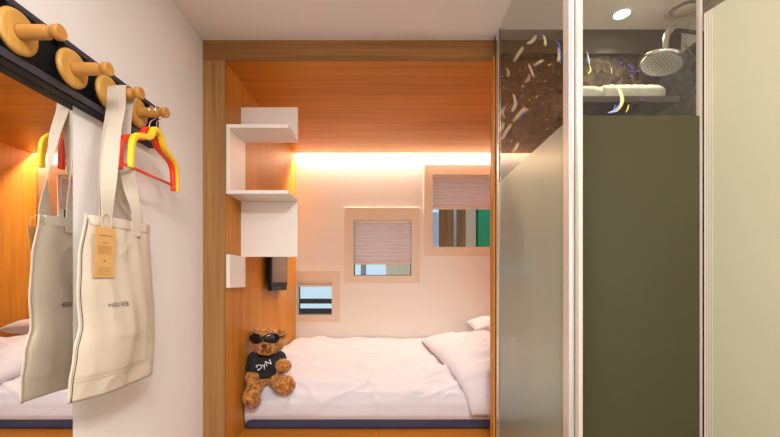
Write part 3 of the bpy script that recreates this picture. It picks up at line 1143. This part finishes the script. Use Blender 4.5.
towel('short rolled white towel at the left end of the shower shelf', 0.83, 0.955, 1.79, 1.9755, 0.043)
towel('long rolled white towel on the shower shelf behind the glass', 0.966, 1.235, 1.79, 1.9755, 0.046)

dl = thing('downlight', 'small round lit downlight in the shower ceiling', 'downlight', (1.07, 1.80, CEIL))
obj('trim_ring', add_lathe(bmesh.new(), (1.07, 1.80, CEIL - 0.0005), (0, 0, -1), [(0, 0.043), (0.004, 0.043), (0.007, 0.038), (0.005, 0.034), (0, 0.034)], 32), M['white'], dl, smooth=True)
obj('lens', add_lathe(bmesh.new(), (1.07, 1.80, CEIL - 0.0005), (0, 0, -1), [(0, 0), (0, 0.0335), (0.003, 0.0335), (0.003, 0)], 32), M['lamp'], dl)
l = bpy.data.lights.new('downlight_beam', 'SPOT')
l.energy = 22
l.color = (1.0, 0.86, 0.68)
l.spot_size = math.radians(112)
l.spot_blend = 0.85
l.shadow_soft_size = 0.03
lo = bpy.data.objects.new('downlight_beam', l)
lo.location = (1.07, 1.80, CEIL - 0.012)
C.objects.link(lo)
vn = thing('ceiling_vent', 'round extractor vent in the shower ceiling beside the downlight', 'vent', (1.335, 1.76, CEIL))
obj('outer_ring', add_lathe(bmesh.new(), (1.335, 1.76, CEIL - 0.0005), (0, 0, -1), [(0, 0.082), (0.006, 0.082), (0.014, 0.072), (0.010, 0.060), (0.0, 0.058)], 36), M['vent'], vn, smooth=True)
obj('centre_disc', add_lathe(bmesh.new(), (1.335, 1.76, CEIL - 0.0005), (0, 0, -1), [(0, 0), (0.0, 0.02), (0.012, 0.02), (0.014, 0.048), (0.019, 0.044), (0.021, 0)], 36), M['vent'], vn, smooth=True)

# ------------------------------------------------------------------ teddy bear
def ell(bm, c, r, rot=None, seg=3):
    ret = bmesh.ops.create_icosphere(bm, subdivisions=seg, radius=1.0)
    Mx = Matrix.Translation(c)
    if rot is not None:
        Mx = Mx @ rot
    Mx = Mx @ Matrix.Diagonal((*r, 1))
    bmesh.ops.transform(bm, matrix=Mx, verts=ret['verts'])


def limb(bm, a, b, ra, rb, n=7):
    a, b = Vector(a), Vector(b)
    for i in range(n):
        t = i / (n - 1)
        r = ra + (rb - ra) * t
        ell(bm, a.lerp(b, t), (r, r, r), None, 2)


def remesh(bm, voxel, fur, fscale, smooth_it=3):
    me = bpy.data.meshes.new('tmp')
    bm.to_mesh(me)
    bm.free()
    o = bpy.data.objects.new('tmp', me)
    C.objects.link(o)
    m = o.modifiers.new('r', 'REMESH')
    m.mode = 'VOXEL'
    m.voxel_size = voxel
    s = o.modifiers.new('s', 'SMOOTH')
    s.iterations = smooth_it
    s.factor = 0.5
    bpy.context.view_layer.update()
    me2 = bpy.data.meshes.new_from_object(o.evaluated_get(bpy.context.evaluated_depsgraph_get()))
    out = bmesh.new()
    out.from_mesh(me2)
    out.normal_update()
    if fur:
        mv = [(v, v.co + v.normal * fur * (noise.noise(v.co * fscale) + 0.6 * noise.noise(v.co * fscale * 2.3))) for v in out.verts]
        for v, p in mv:
            v.co = p
    bpy.data.objects.remove(o)
    bpy.data.meshes.remove(me)
    bpy.data.meshes.remove(me2)
    return out


be = thing('teddy_bear', 'brown teddy bear in black shirt and sunglasses sitting on the duvet corner', 'teddy bear', (-0.74, 2.36, 0.555))
TC = Vector((-0.742, 2.345, 0.655))         # torso
HC = Vector((-0.735, 2.335, 0.800))         # head
bm = bmesh.new()
ell(bm, TC, (0.085, 0.072, 0.098))
ell(bm, TC + Vector((0.01, 0.0, -0.055)), (0.092, 0.080, 0.055))
ell(bm, HC, (0.098, 0.085, 0.082))
ell(bm, HC + Vector((0.015, -0.062, -0.022)), (0.058, 0.05, 0.046))         # muzzle
ell(bm, HC + Vector((-0.079, 0.02, 0.045)), (0.034, 0.02, 0.034))             # ears
ell(bm, HC + Vector((0.082, 0.012, 0.045)), (0.034, 0.02, 0.034))
limb(bm, TC + Vector((-0.055, -0.02, 0.05)), (-0.796, 2.268, 0.618), 0.044, 0.037)
ell(bm, (-0.797, 2.255, 0.606), (0.040, 0.042, 0.040))                          # left hand
limb(bm, TC + Vector((0.07, 0, 0.045)), (-0.645, 2.315, 0.668), 0.042, 0.036)
ell(bm, (-0.632, 2.305, 0.664), (0.050, 0.040, 0.042))                          # right hand
limb(bm, TC + Vector((-0.04, -0.03, -0.08)), (-0.782, 2.235, 0.545), 0.050, 0.044)
ell(bm, (-0.780, 2.203, 0.505), (0.051, 0.043, 0.060))                          # left foot hanging over the edge
limb(bm, TC + Vector((0.06, -0.03, -0.07)), (-0.650, 2.285, 0.572), 0.048, 0.045)
ell(bm, (-0.612, 2.255, 0.566), (0.066, 0.045, 0.058))                          # right foot
obj('body', remesh(bm, 0.0055, 0.0060, 62), M['plush'], be, smooth=True)
bm = bmesh.new()
ell(bm, TC + Vector((0, 0, 0.008)), (0.096, 0.083, 0.094))
limb(bm, TC + Vector((-0.055, -0.02, 0.05)), (-0.797, 2.283, 0.648), 0.052, 0.047, 5)
limb(bm, TC + Vector((0.07, 0, 0.045)), (-0.672, 2.33, 0.683), 0.050, 0.045, 4)
ell(bm, TC + Vector((0.0, -0.005, -0.045)), (0.097, 0.086, 0.032))
shirt_bm = remesh(bm, 0.005, 0.0022, 26, 5)
from mathutils.bvhtree import BVHTree
shirt_tree = BVHTree.FromBMesh(shirt_bm)
obj('shirt', shirt_bm, M['shirt'], be, smooth=True)
# nose and mouth
bm = bmesh.new()
ell(bm, HC + Vector((0.019, -0.112, -0.005)), (0.017, 0.010, 0.012))
obj('nose', bm, M['plush_dark'], be, smooth=True)
bm = bmesh.new()
for s in (-1, 1):
    add_tube(bm, smooth_path([HC + Vector((0.019, -0.113, -0.018)), HC + Vector((0.019 + s * 0.012, -0.108, -0.040)), HC + Vector((0.019 + s * 0.03, -0.098, -0.040))], 4), 0.003, 6)
obj('mouth', bm, M['plush_dark'], be, smooth=True)
# sunglasses
sgz = obj('sunglasses', add_tube(bmesh.new(), smooth_path([HC + Vector(p) for p in ((-0.098, 0.0, 0.036), (-0.085, -0.052, 0.036), (-0.045, -0.084, 0.040), (0.008, -0.094, 0.044), (0.058, -0.080, 0.042), (0.092, -0.048, 0.038), (0.100, 0.0, 0.038))], 5), 0.0045, 8), M['black'], be, smooth=True)
for cx, cy, rz in ((-0.040, -0.084, -0.36), (0.050, -0.080, 0.46)):
    bm = bmesh.new()
    ell(bm, HC + Vector((cx, cy, 0.034)), (0.047, 0.010, 0.030), Matrix.Rotation(rz, 4, 'Z'))
    obj('lens', bm, M['lens'], sgz, smooth=True)
# shirt lettering
def sfn(x, y):
    c_, s_ = math.cos(0.42), math.sin(0.42)
    X, Z = x * c_ - y * s_, x * s_ + y * c_
    px_, pz_ = TC.x + 0.010 + X, TC.z + 0.022 + Z
    hit = shirt_tree.ray_cast(Vector((px_, 1.0, pz_)), Vector((0, 1, 0)))[0]
    return Vector((px_, (hit.y if hit else TC.y - 0.09) - 0.0025, pz_))
obj('shirt_lettering', text_bm('DyN', 0.044, sfn), M['thread'], be)

# ------------------------------------------------------------------ groups of repeats
GR = {'pillow': 'pillows on the bed', 'blind': 'pleated window blinds', 'coat hanger': 'coat hangers on the last peg', 'towel': 'rolled towels on the shower shelf',
      'glass panel': 'shower glass panels', 'panel': 'upright panels outside the upper right window'}
for o in C.objects:
    if o.get('category') in GR:
        o['group'] = GR[o['category']]
